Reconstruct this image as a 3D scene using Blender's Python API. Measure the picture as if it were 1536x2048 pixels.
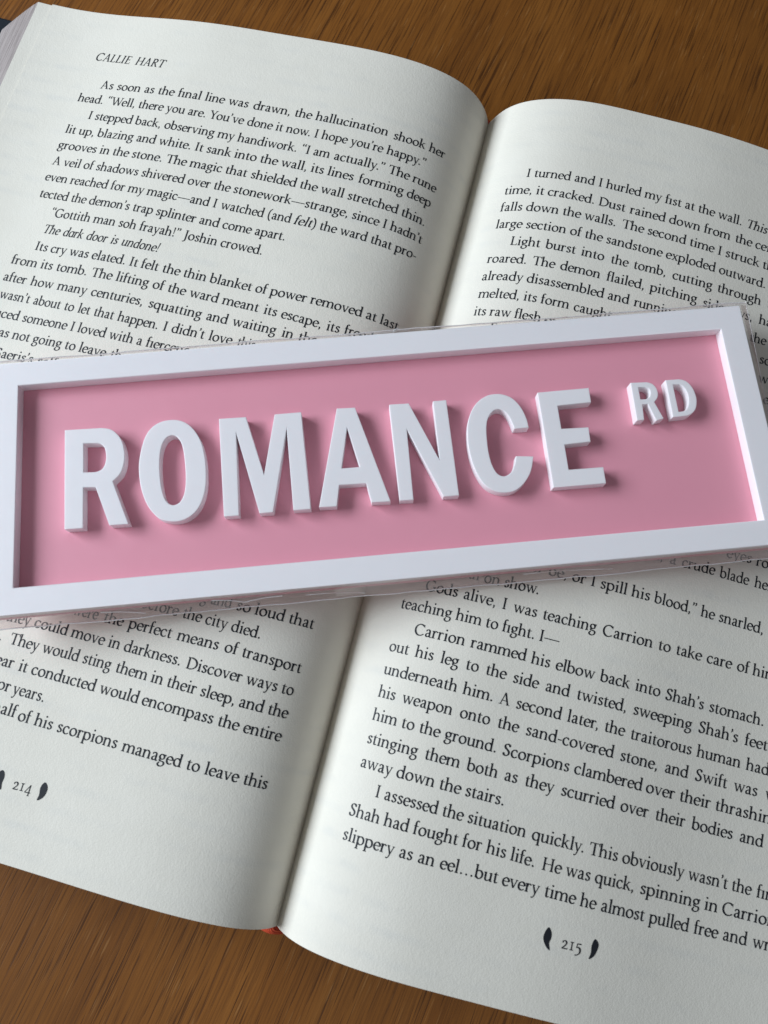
import bpy, bmesh, math, random
from mathutils import Vector, Matrix, noise

for o in list(bpy.data.objects):
    bpy.data.objects.remove(o, do_unlink=True)
scene = bpy.context.scene
col = scene.collection
MM = 0.001

# ---------------------------------------------------------------- measured layout (millimetres)
TILT = math.radians(7.5)      # how far the open book leans against the table plane
LIFT = 18.0                     # height of the gutter above the table
CAM_ROT = [[0.95034, 0.24831, 0.1876], [0.28359, -0.93923, -0.19344], [0.12817, 0.23704, -0.96301]]
CAM_POS = [-27.92524, -62.10777, 205.68093]
CAM_F = 1564.51357
ct, st_ = math.cos(TILT), math.sin(TILT)
BOOK = Matrix(((ct, 0, st_), (0, 1, 0), (-st_, 0, ct)))   # book frame -> table frame
def W(p):
    q = BOOK @ Vector(p)
    return Vector((q.x, q.y, q.z + LIFT)) * MM

# ---------------------------------------------------------------- camera
Rm = Matrix(CAM_ROT)
cr, cu, cb = BOOK @ Vector(Rm[0]), BOOK @ -Vector(Rm[1]), BOOK @ -Vector(Rm[2])
cam_data = bpy.data.cameras.new('camera')
cam = bpy.data.objects.new('camera', cam_data)
col.objects.link(cam)
M4 = Matrix((cr, cu, cb)).transposed().to_4x4()
M4.translation = W(CAM_POS)
cam.matrix_world = M4
cam_data.sensor_fit = 'HORIZONTAL'
cam_data.sensor_width = 36.0
cam_data.lens = CAM_F / 1536.0 * 36.0
cam_data.clip_start = 0.005
cam_data.clip_end = 20.0
cam_data.dof.use_dof = True
cam_data.dof.focus_distance = 0.215
cam_data.dof.aperture_fstop = 30.0
scene.camera = cam

# ---------------------------------------------------------------- light: one window on the left, dim room around
world = bpy.data.worlds.new('World')
scene.world = world
world.use_nodes = True
bg = world.node_tree.nodes['Background']
bg.inputs[0].default_value = (0.86, 0.92, 1.0, 1)
bg.inputs[1].default_value = 1.0
# the dim room: paler behind the camera, dark towards the far side of the table
_wt = world.node_tree
_tc = _wt.nodes.new('ShaderNodeTexCoord'); _sx = _wt.nodes.new('ShaderNodeSeparateXYZ')
_mr = _wt.nodes.new('ShaderNodeMapRange'); _mr.interpolation_type = 'SMOOTHSTEP'
_mr.inputs[1].default_value = -0.55; _mr.inputs[2].default_value = 0.65
_mr.inputs[3].default_value = 0.34; _mr.inputs[4].default_value = 0.035
_wt.links.new(_tc.outputs['Generated'], _sx.inputs[0]); _wt.links.new(_sx.outputs[1], _mr.inputs[0]); _wt.links.new(_mr.outputs[0], bg.inputs[1])
ld = bpy.data.lights.new('window_light', 'AREA')
ld.shape = 'RECTANGLE'; ld.size = 0.70; ld.size_y = 0.48
ld.energy = 15.9
ld.color = (0.81, 0.905, 1.0)
lo = bpy.data.objects.new('window_light', ld)
col.objects.link(lo)
lo.location = (-0.92, -0.05, 0.51)
lo.rotation_euler = (Vector((0.0, 0.0, 0.01)) - Vector(lo.location)).to_track_quat('-Z', 'Y').to_euler()
scene.view_settings.view_transform = 'Standard'
scene.view_settings.look = 'None'
scene.view_settings.exposure = 0.0
scene.view_settings.gamma = 1.0
scene.cycles.max_bounces = 14
scene.cycles.diffuse_bounces = 10
scene.cycles.transparent_max_bounces = 16

# ---------------------------------------------------------------- helpers
def link(name, me, mat, parent=None):
    o = bpy.data.objects.new(name, me)
    col.objects.link(o)
    if mat: me.materials.append(mat)
    if parent: o.parent = parent
    return o
def mesh(name, verts, faces, mat, parent=None, smooth=True):
    me = bpy.data.meshes.new(name)
    me.from_pydata([tuple(v) for v in verts], [], faces)
    me.validate(); me.update()
    if smooth: me.polygons.foreach_set('use_smooth', [True] * len(me.polygons))
    return link(name, me, mat, parent)
def thing(name, loc, label, cat):
    e = bpy.data.objects.new(name, None)
    e.empty_display_size = 0.01
    e.location = loc
    col.objects.link(e)
    e['label'] = label; e['category'] = cat
    return e
class NT:
    def __init__(s, name):
        s.m = bpy.data.materials.new(name); s.m.use_nodes = True
        s.t = s.m.node_tree; s.b = s.t.nodes['Principled BSDF']; s.out = s.t.nodes['Material Output']
    def n(s, typ, **kw):
        nd = s.t.nodes.new(typ)
        for k, v in kw.items():
            if k.startswith('i_'):
                key = k[2:]
                nd.inputs[int(key) if key.isdigit() else key.replace('_', ' ')].default_value = v
            else: setattr(nd, k, v)
        return nd
    def l(s, a, b): s.t.links.new(a, b)
    def math(s, op, a, b=None, c=None, clamp=False):
        nd = s.n('ShaderNodeMath', operation=op, use_clamp=clamp)
        for i, x in enumerate((a, b, c)):
            if x is None: continue
            if isinstance(x, (int, float)): nd.inputs[i].default_value = x
            else: s.l(x, nd.inputs[i])
        return nd.outputs[0]
    def mix(s, f, a, b, blend='MIX'):
        nd = s.n('ShaderNodeMix', data_type='RGBA', blend_type=blend)
        for i, x in ((0, f), (6, a), (7, b)):
            if isinstance(x, (int, float)): nd.inputs[i].default_value = x
            elif isinstance(x, tuple): nd.inputs[i].default_value = (*x, 1)
            else: s.l(x, nd.inputs[i])
        return nd.outputs[2]
    def ramp(s, f, stops):
        nd = s.n('ShaderNodeValToRGB')
        e = nd.color_ramp.elements
        while len(e) < len(stops): e.new(0.5)
        for k, (p, c) in enumerate(stops):
            e[k].position = p; e[k].color = (*c, 1) if isinstance(c, tuple) else (c, c, c, 1)
        s.l(f, nd.inputs[0]); return nd.outputs[0]
    def noise(s, vec, scale, detail=4.0, rough=0.55, dist=0.0):
        nd = s.n('ShaderNodeTexNoise', i_Scale=scale, i_Detail=detail, i_Roughness=rough, i_Distortion=dist)
        if vec is not None: s.l(vec, nd.inputs['Vector'])
        return nd.outputs['Fac']
    def mapping(s, vec, scale=(1, 1, 1), rot=(0, 0, 0), loc=(0, 0, 0)):
        nd = s.n('ShaderNodeMapping')
        nd.inputs['Scale'].default_value = scale; nd.inputs['Rotation'].default_value = rot; nd.inputs['Location'].default_value = loc
        s.l(vec, nd.inputs['Vector']); return nd.outputs[0]
    def bump(s, h, strength, dist):
        nd = s.n('ShaderNodeBump', i_Strength=strength, i_Distance=dist)
        s.l(h, nd.inputs['Height']); s.l(nd.outputs[0], s.b.inputs['Normal'])
    def base(s, c):
        if isinstance(c, tuple): s.b.inputs['Base Color'].default_value = (*c, 1)
        else: s.l(c, s.b.inputs['Base Color'])
    def rough(s, v, spec=0.5):
        if isinstance(v, (int, float)): s.b.inputs['Roughness'].default_value = v
        else: s.l(v, s.b.inputs['Roughness'])
        s.b.inputs['Specular IOR Level'].default_value = spec

# ---------------------------------------------------------------- materials
def mat_wood():
    k = NT('oak_veneer')
    tc = k.n('ShaderNodeTexCoord').outputs['Object']
    rot = k.mapping(tc, rot=(0, 0, math.radians(WOOD_ANGLE)))
    warp = k.noise(k.mapping(rot, scale=(9, 1.6, 1)), 1.0, 3)
    wv = k.n('ShaderNodeCombineXYZ')
    k.l(k.math('MULTIPLY', k.math('SUBTRACT', warp, 0.5), 0.012), wv.inputs[0])
    add = k.n('ShaderNodeVectorMath', operation='ADD'); k.l(rot, add.inputs[0]); k.l(wv.outputs[0], add.inputs[1])
    v = add.outputs[0]
    broad = k.noise(k.mapping(v, scale=(70, 4.0, 1)), 1.0, 5, 0.6)
    fine = k.noise(k.mapping(v, scale=(2100, 34, 1)), 1.0, 4, 0.65)
    pore = k.noise(k.mapping(v, scale=(1900, 44, 1)), 1.0, 2, 0.5)
    fleck = k.noise(k.mapping(v, scale=(1700, 75, 1), loc=(3, 7, 0)), 1.0, 2, 0.5)
    blot = k.noise(rot, 14.0, 2)
    c = k.ramp(broad, [(0.25, (0.190, 0.064, 0.009)), (0.5, (0.255, 0.091, 0.014)), (0.78, (0.31, 0.118, 0.021))])
    c = k.mix(k.ramp(fine, [(0.38, 0.6), (0.56, 0.0)]), c, (0.115, 0.037, 0.005))
    c = k.mix(k.ramp(pore, [(0.355, 0.7), (0.405, 0.0)]), c, (0.060, 0.018, 0.003))
    vein = k.noise(k.mapping(v, scale=(1400, 24, 1), loc=(5, 2, 0)), 1.0, 2, 0.5)
    c = k.mix(k.ramp(vein, [(0.335, 0.8), (0.375, 0.0)]), c, (0.050, 0.015, 0.003))
    c = k.mix(k.ramp(fleck, [(0.65, 0.0), (0.71, 0.4)]), c, (0.44, 0.22, 0.075))
    c = k.mix(k.math('MULTIPLY', k.ramp(blot, [(0.35, 1.0), (0.65, 0.0)]), 0.25), c, (0.07, 0.026, 0.006))
    k.base(c)
    k.rough(k.ramp(fine, [(0.3, 0.56), (0.7, 0.44)]), 0.3)
    h = k.math('ADD', k.math('MULTIPLY', k.ramp(pore, [(0.33, 0.0), (0.44, 1.0)]), 1.0), k.math('MULTIPLY', fine, 0.5))
    k.bump(h, 0.14, 0.0003)
    return k.m
WOOD_ANGLE = 9.0
def mat_paper():
    k = NT('book_paper')
    tc = k.n('ShaderNodeTexCoord').outputs['Object']
    uv = k.n('ShaderNodeUVMap').outputs[0]
    # the printing on the other side of the leaf shows through as faint grey lines
    sep = k.n('ShaderNodeSeparateXYZ'); k.l(uv, sep.inputs[0])
    ph = k.math('FRACT', k.math('MULTIPLY', k.math('ADD', sep.outputs[1], 0.0026), 1.0 / (PITCH * 1.0)))
    band = k.ramp(ph, [(0.08, 0.0), (0.28, 1.0), (0.42, 1.0), (0.62, 0.0)])
    words = k.ramp(k.noise(k.mapping(uv, scale=(0.16, 0.20, 1)), 1.0, 1), [(0.38, 0.0), (0.62, 1.0)])
    soft = k.ramp(k.noise(k.mapping(uv, scale=(0.03, 0.04, 1)), 1.0, 2), [(0.4, 0.1), (0.65, 1.0)])
    ghost = k.math('MULTIPLY', k.math('MULTIPLY', k.math('MULTIPLY', band, words), soft), 0.17)
    mott = k.noise(tc, 90.0, 4)
    c = k.mix(k.ramp(mott, [(0.3, 0.0), (0.7, 1.0)]), (0.74, 0.70, 0.615), (0.77, 0.73, 0.645))
    c = k.mix(ghost, c, (0.50, 0.52, 0.53))
    sp = k.ramp(k.noise(tc, 900.0, 1), [(0.80, 0.0), (0.84, 0.35)])
    c = k.mix(sp, c, (0.42, 0.40, 0.36))
    k.base(c); k.rough(0.75, 0.22)
    h = k.math('ADD', k.noise(tc, 2300.0, 3, 0.6), k.math('MULTIPLY', k.noise(tc, 700.0, 3, 0.6), 0.8))
    k.bump(h, 0.30, 0.00020)
    return k.m
def mat_edges():
    k = NT('page_edges')
    uv = k.n('ShaderNodeUVMap').outputs[0]
    a = k.noise(k.mapping(uv, scale=(0.4, 9, 1)), 1.0, 5, 0.8)
    b = k.noise(k.mapping(uv, scale=(3, 16, 1)), 1.0, 2)
    c = k.mix(k.ramp(a, [(0.34, 0.0), (0.62, 1.0)]), (0.09, 0.075, 0.07), (0.40, 0.355, 0.335))
    c = k.mix(k.math('MULTIPLY', b, 0.45), c, (0.30, 0.25, 0.25))
    k.base(c); k.rough(0.85, 0.2); k.bump(a, 0.5, 0.0003)
    return k.m
def mat_plain(name, c, rough, spec=0.5, bump=None):
    k = NT(name); k.base(c); k.rough(rough, spec)
    if bump:
        tc = k.n('ShaderNodeTexCoord').outputs['Object']
        k.bump(k.noise(tc, bump[0], 3), bump[1], bump[2])
    return k
def mat_white():
    k = NT('white_plastic')
    tc = k.n('ShaderNodeTexCoord').outputs['Object']
    n = k.noise(tc, 60.0, 3)
    sp = k.ramp(k.noise(k.mapping(tc, loc=(0.3, 0.7, 0.1)), 620.0, 1), [(0.815, 0.0), (0.835, 0.45)])
    k.base(k.mix(sp, k.mix(n, (0.88, 0.85, 0.865), (0.90, 0.87, 0.885)), (0.30, 0.28, 0.28)))
    k.rough(k.ramp(k.noise(tc, 240.0, 2), [(0.3, 0.36), (0.7, 0.46)]), 0.45)
    k.b.inputs['Subsurface Weight'].default_value = 0.25
    k.b.inputs['Subsurface Radius'].default_value = (0.0012, 0.0010, 0.0010)
    k.b.inputs['Subsurface Scale'].default_value = 1.0
    k.bump(k.math('ADD', k.noise(k.mapping(tc, scale=(40, 900, 40)), 1.0, 2), k.noise(tc, 1400, 2)), 0.10, 0.0001)
    return k.m
def mat_pink():
    k = NT('pink_plastic')
    tc = k.n('ShaderNodeTexCoord').outputs['Object']
    n = k.noise(k.mapping(tc, scale=(22, 60, 20), rot=(0, 0, 0.3)), 1.0, 4)
    k.base(k.mix(n, (0.78, 0.32, 0.405), (0.81, 0.34, 0.425)))
    k.rough(k.ramp(k.noise(tc, 420.0, 3), [(0.3, 0.40), (0.7, 0.52)]), 0.45)
    k.bump(k.math('ADD', k.noise(k.mapping(tc, scale=(700, 60, 60), rot=(0, 0, 0.78)), 1.0, 2), k.noise(tc, 1600, 2)), 0.09, 0.0001)
    return k.m
def mat_film(name, haze):
    k = NT(name)
    t = k.t; t.nodes.remove(k.b)
    tr = k.n('ShaderNodeBsdfTransparent'); tr.inputs[0].default_value = (0.985, 0.98, 0.98, 1) if haze < 0.02 else (0.92, 0.83, 0.82, 1)  # hazy film: the sign's pink reflection is put into this tint
    gl = k.n('ShaderNodeBsdfGlossy'); gl.inputs['Roughness'].default_value = 0.10 if haze < 0.02 else 0.16
    tc = k.n('ShaderNodeTexCoord').outputs['Object']
    bp = k.n('ShaderNodeBump', i_Strength=0.35 if haze > 0.02 else 0.04, i_Distance=0.0006)
    k.l(k.noise(k.mapping(tc, scale=(110, 420, 300)), 1.0, 3, 0.6), bp.inputs['Height'])
    k.l(bp.outputs[0], gl.inputs['Normal'])
    df = k.n('ShaderNodeBsdfDiffuse'); df.inputs[0].default_value = (0.88, 0.85, 0.85, 1)
    tl = k.n('ShaderNodeBsdfTranslucent'); tl.inputs[0].default_value = (0.80, 0.78, 0.78, 1)
    md = k.n('ShaderNodeMixShader'); md.inputs[0].default_value = 0.5
    k.l(df.outputs[0], md.inputs[1]); k.l(tl.outputs[0], md.inputs[2])
    lw = k.n('ShaderNodeLayerWeight', i_Blend=0.25)
    f = k.math('MINIMUM', k.math('ADD', k.math('MULTIPLY', lw.outputs['Facing'], 0.20 if haze > 0.02 else 0.06), 0.075 if haze > 0.02 else 0.012), 0.38)
    m1 = k.n('ShaderNodeMixShader'); k.l(f, m1.inputs[0]); k.l(tr.outputs[0], m1.inputs[1]); k.l(gl.outputs[0], m1.inputs[2])
    m2 = k.n('ShaderNodeMixShader')
    if haze > 0.02:
        hz = k.ramp(k.noise(k.mapping(tc, scale=(60, 200, 200)), 1.0, 3), [(0.38, haze * 0.25), (0.64, haze * 1.8)])
        k.l(hz, m2.inputs[0])
    else: m2.inputs[0].default_value = haze
    k.l(m1.outputs[0], m2.inputs[1]); k.l(md.outputs[0], m2.inputs[2]); k.l(m2.outputs[0], k.out.inputs[0])
    return k.m

PITCH = 5.54223
HH = 235.0
wood = mat_wood(); paper = mat_paper(); edges = mat_edges()
ink = mat_plain('black_ink', (0.012, 0.014, 0.019), 0.55, 0.3).m
white = mat_white(); pink = mat_pink()
cloth = mat_plain('navy_cover', (0.006, 0.011, 0.018), 0.5, 0.4, (1800, 0.3, 0.0002)).m
film_top = mat_film('clear_film', 0.012)
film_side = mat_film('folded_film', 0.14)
film_fold = mat_film('creased_film', 0.30)
_fs = mat_plain('sealed_film', (0.86, 0.84, 0.84), 0.25, 0.6)  # white colour puts the glancing glints into the seams and wrinkles
_fs.b.inputs['Transmission Weight'].default_value = 0.35
film_seam = _fs.m

# ---------------------------------------------------------------- table
def build_table():
    n = 2
    v = [(-0.9, -0.7, 0), (0.9, -0.7, 0), (0.9, 0.9, 0), (-0.9, 0.9, 0), (-0.9, -0.7, -0.03), (0.9, -0.7, -0.03), (0.9, 0.9, -0.03), (-0.9, 0.9, -0.03)]
    f = [(0, 1, 2, 3), (7, 6, 5, 4), (0, 4, 5, 1), (1, 5, 6, 2), (2, 6, 7, 3), (3, 7, 4, 0)]
    o = mesh('table', v, f, wood, smooth=False)
    o['kind'] = 'structure'
build_table()

# ---------------------------------------------------------------- page surfaces
KN = [0, 4, 9, 16, 26, 40, 60, 85, 115, 150.]
THL = [1.16107, 0.95236, 0.68232, 0.29741, -0.0126, -0.18948, -0.26116, -0.244, -0.31574, -0.04871]
THR = [1.36345, 1.25799, 1.03874, 0.70329, 0.40363, 0.1779, 0.13268, 0.02427, 0.07978, 0.04149]
TW = [11.71299, -11.40743, 2.80583, -1.04201]
def spline(th):
    n = len(KN); h = [KN[i + 1] - KN[i] for i in range(n - 1)]
    a = [0.0] * n; b = [1.0] * n; c = [0.0] * n; d = [0.0] * n
    for i in range(1, n - 1):
        a[i], b[i], c[i] = h[i - 1], 2 * (h[i - 1] + h[i]), h[i]
        d[i] = 6 * ((th[i + 1] - th[i]) / h[i] - (th[i] - th[i - 1]) / h[i - 1])
    for i in range(1, n):
        w = a[i] / b[i - 1]; b[i] -= w * c[i - 1]; d[i] -= w * d[i - 1]
    m = [0.0] * n; m[-1] = d[-1] / b[-1]
    for i in range(n - 2, -1, -1): m[i] = (d[i] - c[i] * m[i + 1]) / b[i]
    def f(s):
        s = min(s, KN[-1]); i = 0
        while i < n - 2 and s > KN[i + 1]: i += 1
        t = s - KN[i]; hh = h[i]
        return th[i] + ((th[i + 1] - th[i]) / hh - hh * (2 * m[i] + m[i + 1]) / 6) * t + m[i] / 2 * t * t + (m[i + 1] - m[i]) / (6 * hh) * t ** 3
    return f
STEP = 0.25
def table_of(th):
    f = spline(th); xs, zs, ts = [0.0], [0.0], [f(0)]
    for i in range(int(200 / STEP)):
        t = f((i + 0.5) * STEP)
        xs.append(xs[-1] + math.cos(t) * STEP); zs.append(zs[-1] + math.sin(t) * STEP); ts.append(f((i + 1) * STEP))
    return xs, zs, ts
PROF = {'L': table_of(THL), 'R': table_of(THR)}
def page_pt(side, s, y, off=0.0):
    xs, zs, ts = PROF[side]
    s = max(0.0, s); k = min(int(s / STEP), len(xs) - 2); f = s / STEP - k
    x = xs[k] + (xs[k + 1] - xs[k]) * f; z = zs[k] + (zs[k + 1] - zs[k]) * f; t = ts[k]
    g = -1 if side == 'L' else 1
    u = s / 144.0; w = 2 * y / HH; a, b = (TW[0], TW[1]) if side == 'L' else (TW[2], TW[3])
    z += a * w * u + b * w * u * u
    return Vector((g * (x - math.sin(t) * off), y, z + math.cos(t) * off))

book = thing('open_book', (0, 0, 0), 'thick hardback novel lying open on the wooden table with printed cream pages', 'book')
TOPW = 147.15437
def s_samples(end):
    out, s = [], 0.0
    while s < end - 0.3:
        out.append(s); s += 0.5 if s < 40 else 1.5
    out.append(end); return out

def build_page(side):
    """the top leaf: a thin sheet, its printed face on the page surface"""
    g = -1 if side == 'L' else 1
    ss = s_samples(TOPW); ny = 24
    verts, uvs, faces = [], [], []
    for layer in (0.0, -0.13):
        for j in range(ny + 1):
            y = -HH / 2 + HH * j / ny
            for s in ss:
                verts.append(W(page_pt(side, s, y, layer))); uvs.append((g * s, y))
    n = len(ss); N = n * (ny + 1)
    def q(a, b, c, d): faces.append((a, b, c, d) if g > 0 else (d, c, b, a))
    for j in range(ny):
        for i in range(n - 1):
            a = j * n + i
            q(a, a + 1, a + n + 1, a + n); q(N + a + n, N + a + n + 1, N + a + 1, N + a)
    for i in range(n - 1):
        q(N + i, N + i + 1, i + 1, i); a = ny * n + i; q(a, a + 1, N + a + 1, N + a)
    for j in range(ny):
        a = j * n + n - 1; q(N + a, N + a + n, a + n, a)
    o = mesh('page', verts, faces, paper, book)
    me = o.data; uvl = me.uv_layers.new(name='UVMap')
    for lp in me.loops: uvl.data[lp.index].uv = uvs[lp.vertex_index]
    me.set_sharp_from_angle(angle=math.radians(40))
    return o

def build_block(side, fan, extra):
    """all the leaves underneath, with the fanned fore edge"""
    ss = s_samples(TOPW + extra); ny = 24; nl = 10
    ZB = 3.3
    verts, uvs, faces = [], [], []
    n = len(ss)
    for j in range(ny + 1):
        y = -HH / 2 + 0.15 + (HH - 0.3) * j / ny
        tops = [W(page_pt(side, s, y, -0.34)) for s in ss]
        end = tops[-1].copy(); g = -1 if side == 'L' else 1
        for k in range(nl + 1):
            f = k / nl
            for i, p in enumerate(tops):
                u = ss[i] / ss[-1]
                zb = ZB * MM
                z = p.z + (zb - p.z) * f
                x = p.x + g * fan * MM * (f ** 0.95) * u ** 4
                if i < 6: x = p.x * (1 - f) + g * 0.2 * MM * f
                verts.append(Vector((x, p.y, min(z, p.z)))); uvs.append((y * 0.1, f * 3))
    def id(j, k, i): return (j * (nl + 1) + k) * n + i
    g = -1 if side == 'L' else 1
    def q(a, b, c, d): faces.append((a, b, c, d) if g > 0 else (d, c, b, a))
    for j in range(ny):
        for i in range(n - 1):
            q(id(j, 0, i), id(j, 0, i + 1), id(j + 1, 0, i + 1), id(j + 1, 0, i))
            q(id(j + 1, nl, i), id(j + 1, nl, i + 1), id(j, nl, i + 1), id(j, nl, i))
        for k in range(nl):
            q(id(j, k, n - 1), id(j, k + 1, n - 1), id(j + 1, k + 1, n - 1), id(j + 1, k, n - 1))
            q(id(j + 1, k, 0), id(j + 1, k + 1, 0), id(j, k + 1, 0), id(j, k, 0))
    ntop = None
    for k in range(nl):
        for i in range(n - 1):
            q(id(0, k, i), id(0, k + 1, i), id(0, k + 1, i + 1), id(0, k, i + 1))
            q(id(ny, k, i + 1), id(ny, k + 1, i + 1), id(ny, k + 1, i), id(ny, k, i))
    o = mesh('page_block', verts, faces, edges, book)
    me = o.data; me.materials.append(paper)
    uvl = me.uv_layers.new(name='UVMap')
    for lp in me.loops: uvl.data[lp.index].uv = uvs[lp.vertex_index]
    for p in me.polygons:
        ids = [(v // n) % (nl + 1) for v in p.vertices]
        if max(ids) == 0: p.material_index = 1
    me.set_sharp_from_angle(angle=math.radians(35))
    return o

pages = {s: build_page(s) for s in 'LR'}
build_block('L', 18.5, 4.6)
build_block('R', 14.0, 2.0)

def box(x0, x1, y0, y1, z0, z1, name, mat, parent, bev=0.0):
    bm = bmesh.new()
    bmesh.ops.create_cube(bm, size=1.0)
    for v in bm.verts:
        v.co = Vector(((x0 + x1) / 2 + v.co.x * (x1 - x0), (y0 + y1) / 2 + v.co.y * (y1 - y0), (z0 + z1) / 2 + v.co.z * (z1 - z0))) * MM
    if bev: bmesh.ops.bevel(bm, geom=bm.edges[:], offset=bev * MM, segments=2, affect='EDGES', profile=0.6)
    me = bpy.data.meshes.new(name); bm.to_mesh(me); bm.free()
    return link(name, me, mat, parent)
box(-186, -9, -HH / 2 - 2.5, HH / 2 + 4.5, 0.05, 3.1, 'cover_board', cloth, book, 0.6)
box(9, 172, -HH / 2 - 2.5, HH / 2 + 4.5, 0.05, 3.1, 'cover_board', cloth, book, 0.6)
box(-8.8, 8.8, -HH / 2 - 2.5, HH / 2 + 3.0, 0.05, 1.6, 'spine', cloth, book, 0.5)

def build_headband(ysign):
    k = NT('red_headband')
    tc = k.n('ShaderNodeTexCoord').outputs['Object']
    w = k.n('ShaderNodeTexWave', wave_type='BANDS', bands_direction='DIAGONAL', i_Scale=900.0, i_Distortion=1.0)
    k.l(tc, w.inputs['Vector'])
    k.base(k.mix(w.outputs['Fac'], (0.62, 0.035, 0.012), (0.95, 0.15, 0.05))); k.rough(0.6)
    k.bump(w.outputs['Fac'], 0.6, 0.0004)
    verts, faces = [], []
    nx, nr = 30, 10
    for i in range(nx + 1):
        f = i / nx; x = -5.5 + 8.5 * f
        z = LIFT - 5.0 + 4.0 * math.sin(math.pi * f)
        for j in range(nr):
            a = 2 * math.pi * j / nr
            verts.append(Vector((x, ysign * (HH / 2 + 1.15) + 1.2 * math.cos(a), z + 1.3 * math.sin(a))) * MM)
    for i in range(nx):
        for j in range(nr):
            faces.append((i * nr + j, i * nr + (j + 1) % nr, (i + 1) * nr + (j + 1) % nr, (i + 1) * nr + j))
    faces.append(tuple(range(nr))[::-1]); faces.append(tuple(nx * nr + j for j in range(nr)))
    mesh('headband', verts, faces, k.m, book)
build_headband(-1)
build_headband(1)

# ---------------------------------------------------------------- the book's typeface, drawn with a broad nib (1000 units per em)
STEM, HAIR, NIB = 104.0, 50.0, math.radians(22)
def nib(dx, dy): return HAIR + (STEM - HAIR) * abs(math.sin(math.atan2(dy, dx) - NIB)) ** 1.5
def catmull(P, n=5):
    out = []
    for i in range(len(P) - 1):
        p0 = P[i - 1] if i else (2 * P[0][0] - P[1][0], 2 * P[0][1] - P[1][1]); p1, p2 = P[i], P[i + 1]
        p3 = P[i + 2] if i + 2 < len(P) else (2 * p2[0] - p1[0], 2 * p2[1] - p1[1])
        for k in range(n):
            t = k / n
            out.append(tuple(0.5 * (2 * p1[a] + (p2[a] - p0[a]) * t + (2 * p0[a] - 5 * p1[a] + 4 * p2[a] - p3[a]) * t * t + (3 * p1[a] - p0[a] - 3 * p2[a] + p3[a]) * t ** 3) for a in (0, 1)))
    out.append(P[-1]); return out
def ribbon(P, wid):
    q, L, R = [], [], []
    for i, p in enumerate(P):
        a, b = P[max(i - 1, 0)], P[min(i + 1, len(P) - 1)]
        dx, dy = b[0] - a[0], b[1] - a[1]; l = math.hypot(dx, dy) or 1
        w = (wid(dx, dy) if callable(wid) else wid) / 2
        L.append((p[0] - dy / l * w, p[1] + dx / l * w)); R.append((p[0] + dy / l * w, p[1] - dx / l * w))
    for i in range(len(P) - 1): q.append([R[i], R[i + 1], L[i + 1], L[i]])
    return q
class Pen:
    def __init__(s): s.q = []
    def v(s, x, y0, y1, w=STEM):
        n = max(1, int(abs(y1 - y0) / 250)); h = (y1 - y0) / n
        for i in range(n): s.q.append([(x - w / 2, y0 + h * i), (x + w / 2, y0 + h * i), (x + w / 2, y0 + h * i + h), (x - w / 2, y0 + h * i + h)])
        return s
    def hs(s, x0, x1, y, th=26):
        th += 12
        n = max(1, int((x1 - x0) / 120)); h = (x1 - x0) / n
        for i in range(n): s.q.append([(x0 + h * i, y - th / 2), (x0 + h * i + h, y - th / 2), (x0 + h * i + h, y + th / 2), (x0 + h * i, y + th / 2)])
        return s
    def foot(s, x, y=0, l=48, r=48, w=STEM):
        a, b = x - w / 2, x + w / 2
        s.hs(a - l, b + r, y + 12, 24)
        if l: s.q.append([(a - l * .7, y + 22), (a + 2, y + 22), (a + 2, y + 62)])
        if r: s.q.append([(b - 2, y + 22), (b + r * .7, y + 22), (b - 2, y + 62)])
        return s
    def top(s, x, y, l=48, r=48, w=STEM):
        a, b = x - w / 2, x + w / 2
        s.hs(a - l, b + r, y - 12, 24)
        if l: s.q.append([(a + 2, y - 62), (a + 2, y - 22), (a - l * .7, y - 22)])
        if r: s.q.append([(b - 2, y - 22), (b - 2, y - 62), (b + r * .7, y - 22)])
        return s
    def flag(s, x, y, w=STEM):
        a, b = x - w / 2, x + w / 2
        s.q.append([(a - 58, y - 40), (a + 2, y - 72), (b, y - 40), (b, y + 14)]); s.q.append([(a - 58, y - 40), (b, y + 14), (a - 58, y - 20)])
        return s
    def s(s, k, P):
        s.q += ribbon(catmull(P), lambda dx, dy: nib(dx, dy) * k); return s
    def l(s, w, P):
        w += 12 if w < 50 else 14
        for i in range(len(P) - 1):
            (x0, y0), (x1, y1) = P[i], P[i + 1]
            s.q += ribbon([(x0 + (x1 - x0) * t / 3, y0 + (y1 - y0) * t / 3) for t in range(4)], w)
        return s
    def e(s, cx, cy, rx, ry, a0, a1, k=1.0):
        n = max(6, int(abs(a1 - a0) / 14))
        s.q += ribbon([(cx + rx * math.cos(math.radians(a0 + (a1 - a0) * i / n)), cy + ry * math.sin(math.radians(a0 + (a1 - a0) * i / n))) for i in range(n + 1)], lambda dx, dy: nib(dx, dy) * k * 1.06)
        return s
    def d(s, x, y, r):
        P = [(x + r * math.cos(i * math.pi / 4), y + r * math.sin(i * math.pi / 4)) for i in range(8)]
        s.q.append([P[0], P[1], P[2], P[3]]); s.q.append([P[0], P[3], P[4], P[7]]); s.q.append([P[4], P[5], P[6], P[7]]); return s
    def p(s, *P): s.q.append(list(P)); return s
    def wedge(s, x, y0, y1, w): return s.p((x - w / 2, y0), (x + w / 2, y0), (x + w / 2, y1), (x - w / 2, y1))
def comma(x, y, p=None):
    return (p or Pen()).d(x, y, 54).p((x - 14, y - 40), (x + 54, y - 4), (x + 42, y - 90), (x - 42, y - 165)).p((x - 14, y - 40), (x + 42, y - 90), (x - 42, y - 165), (x - 60, y - 140))
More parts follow.
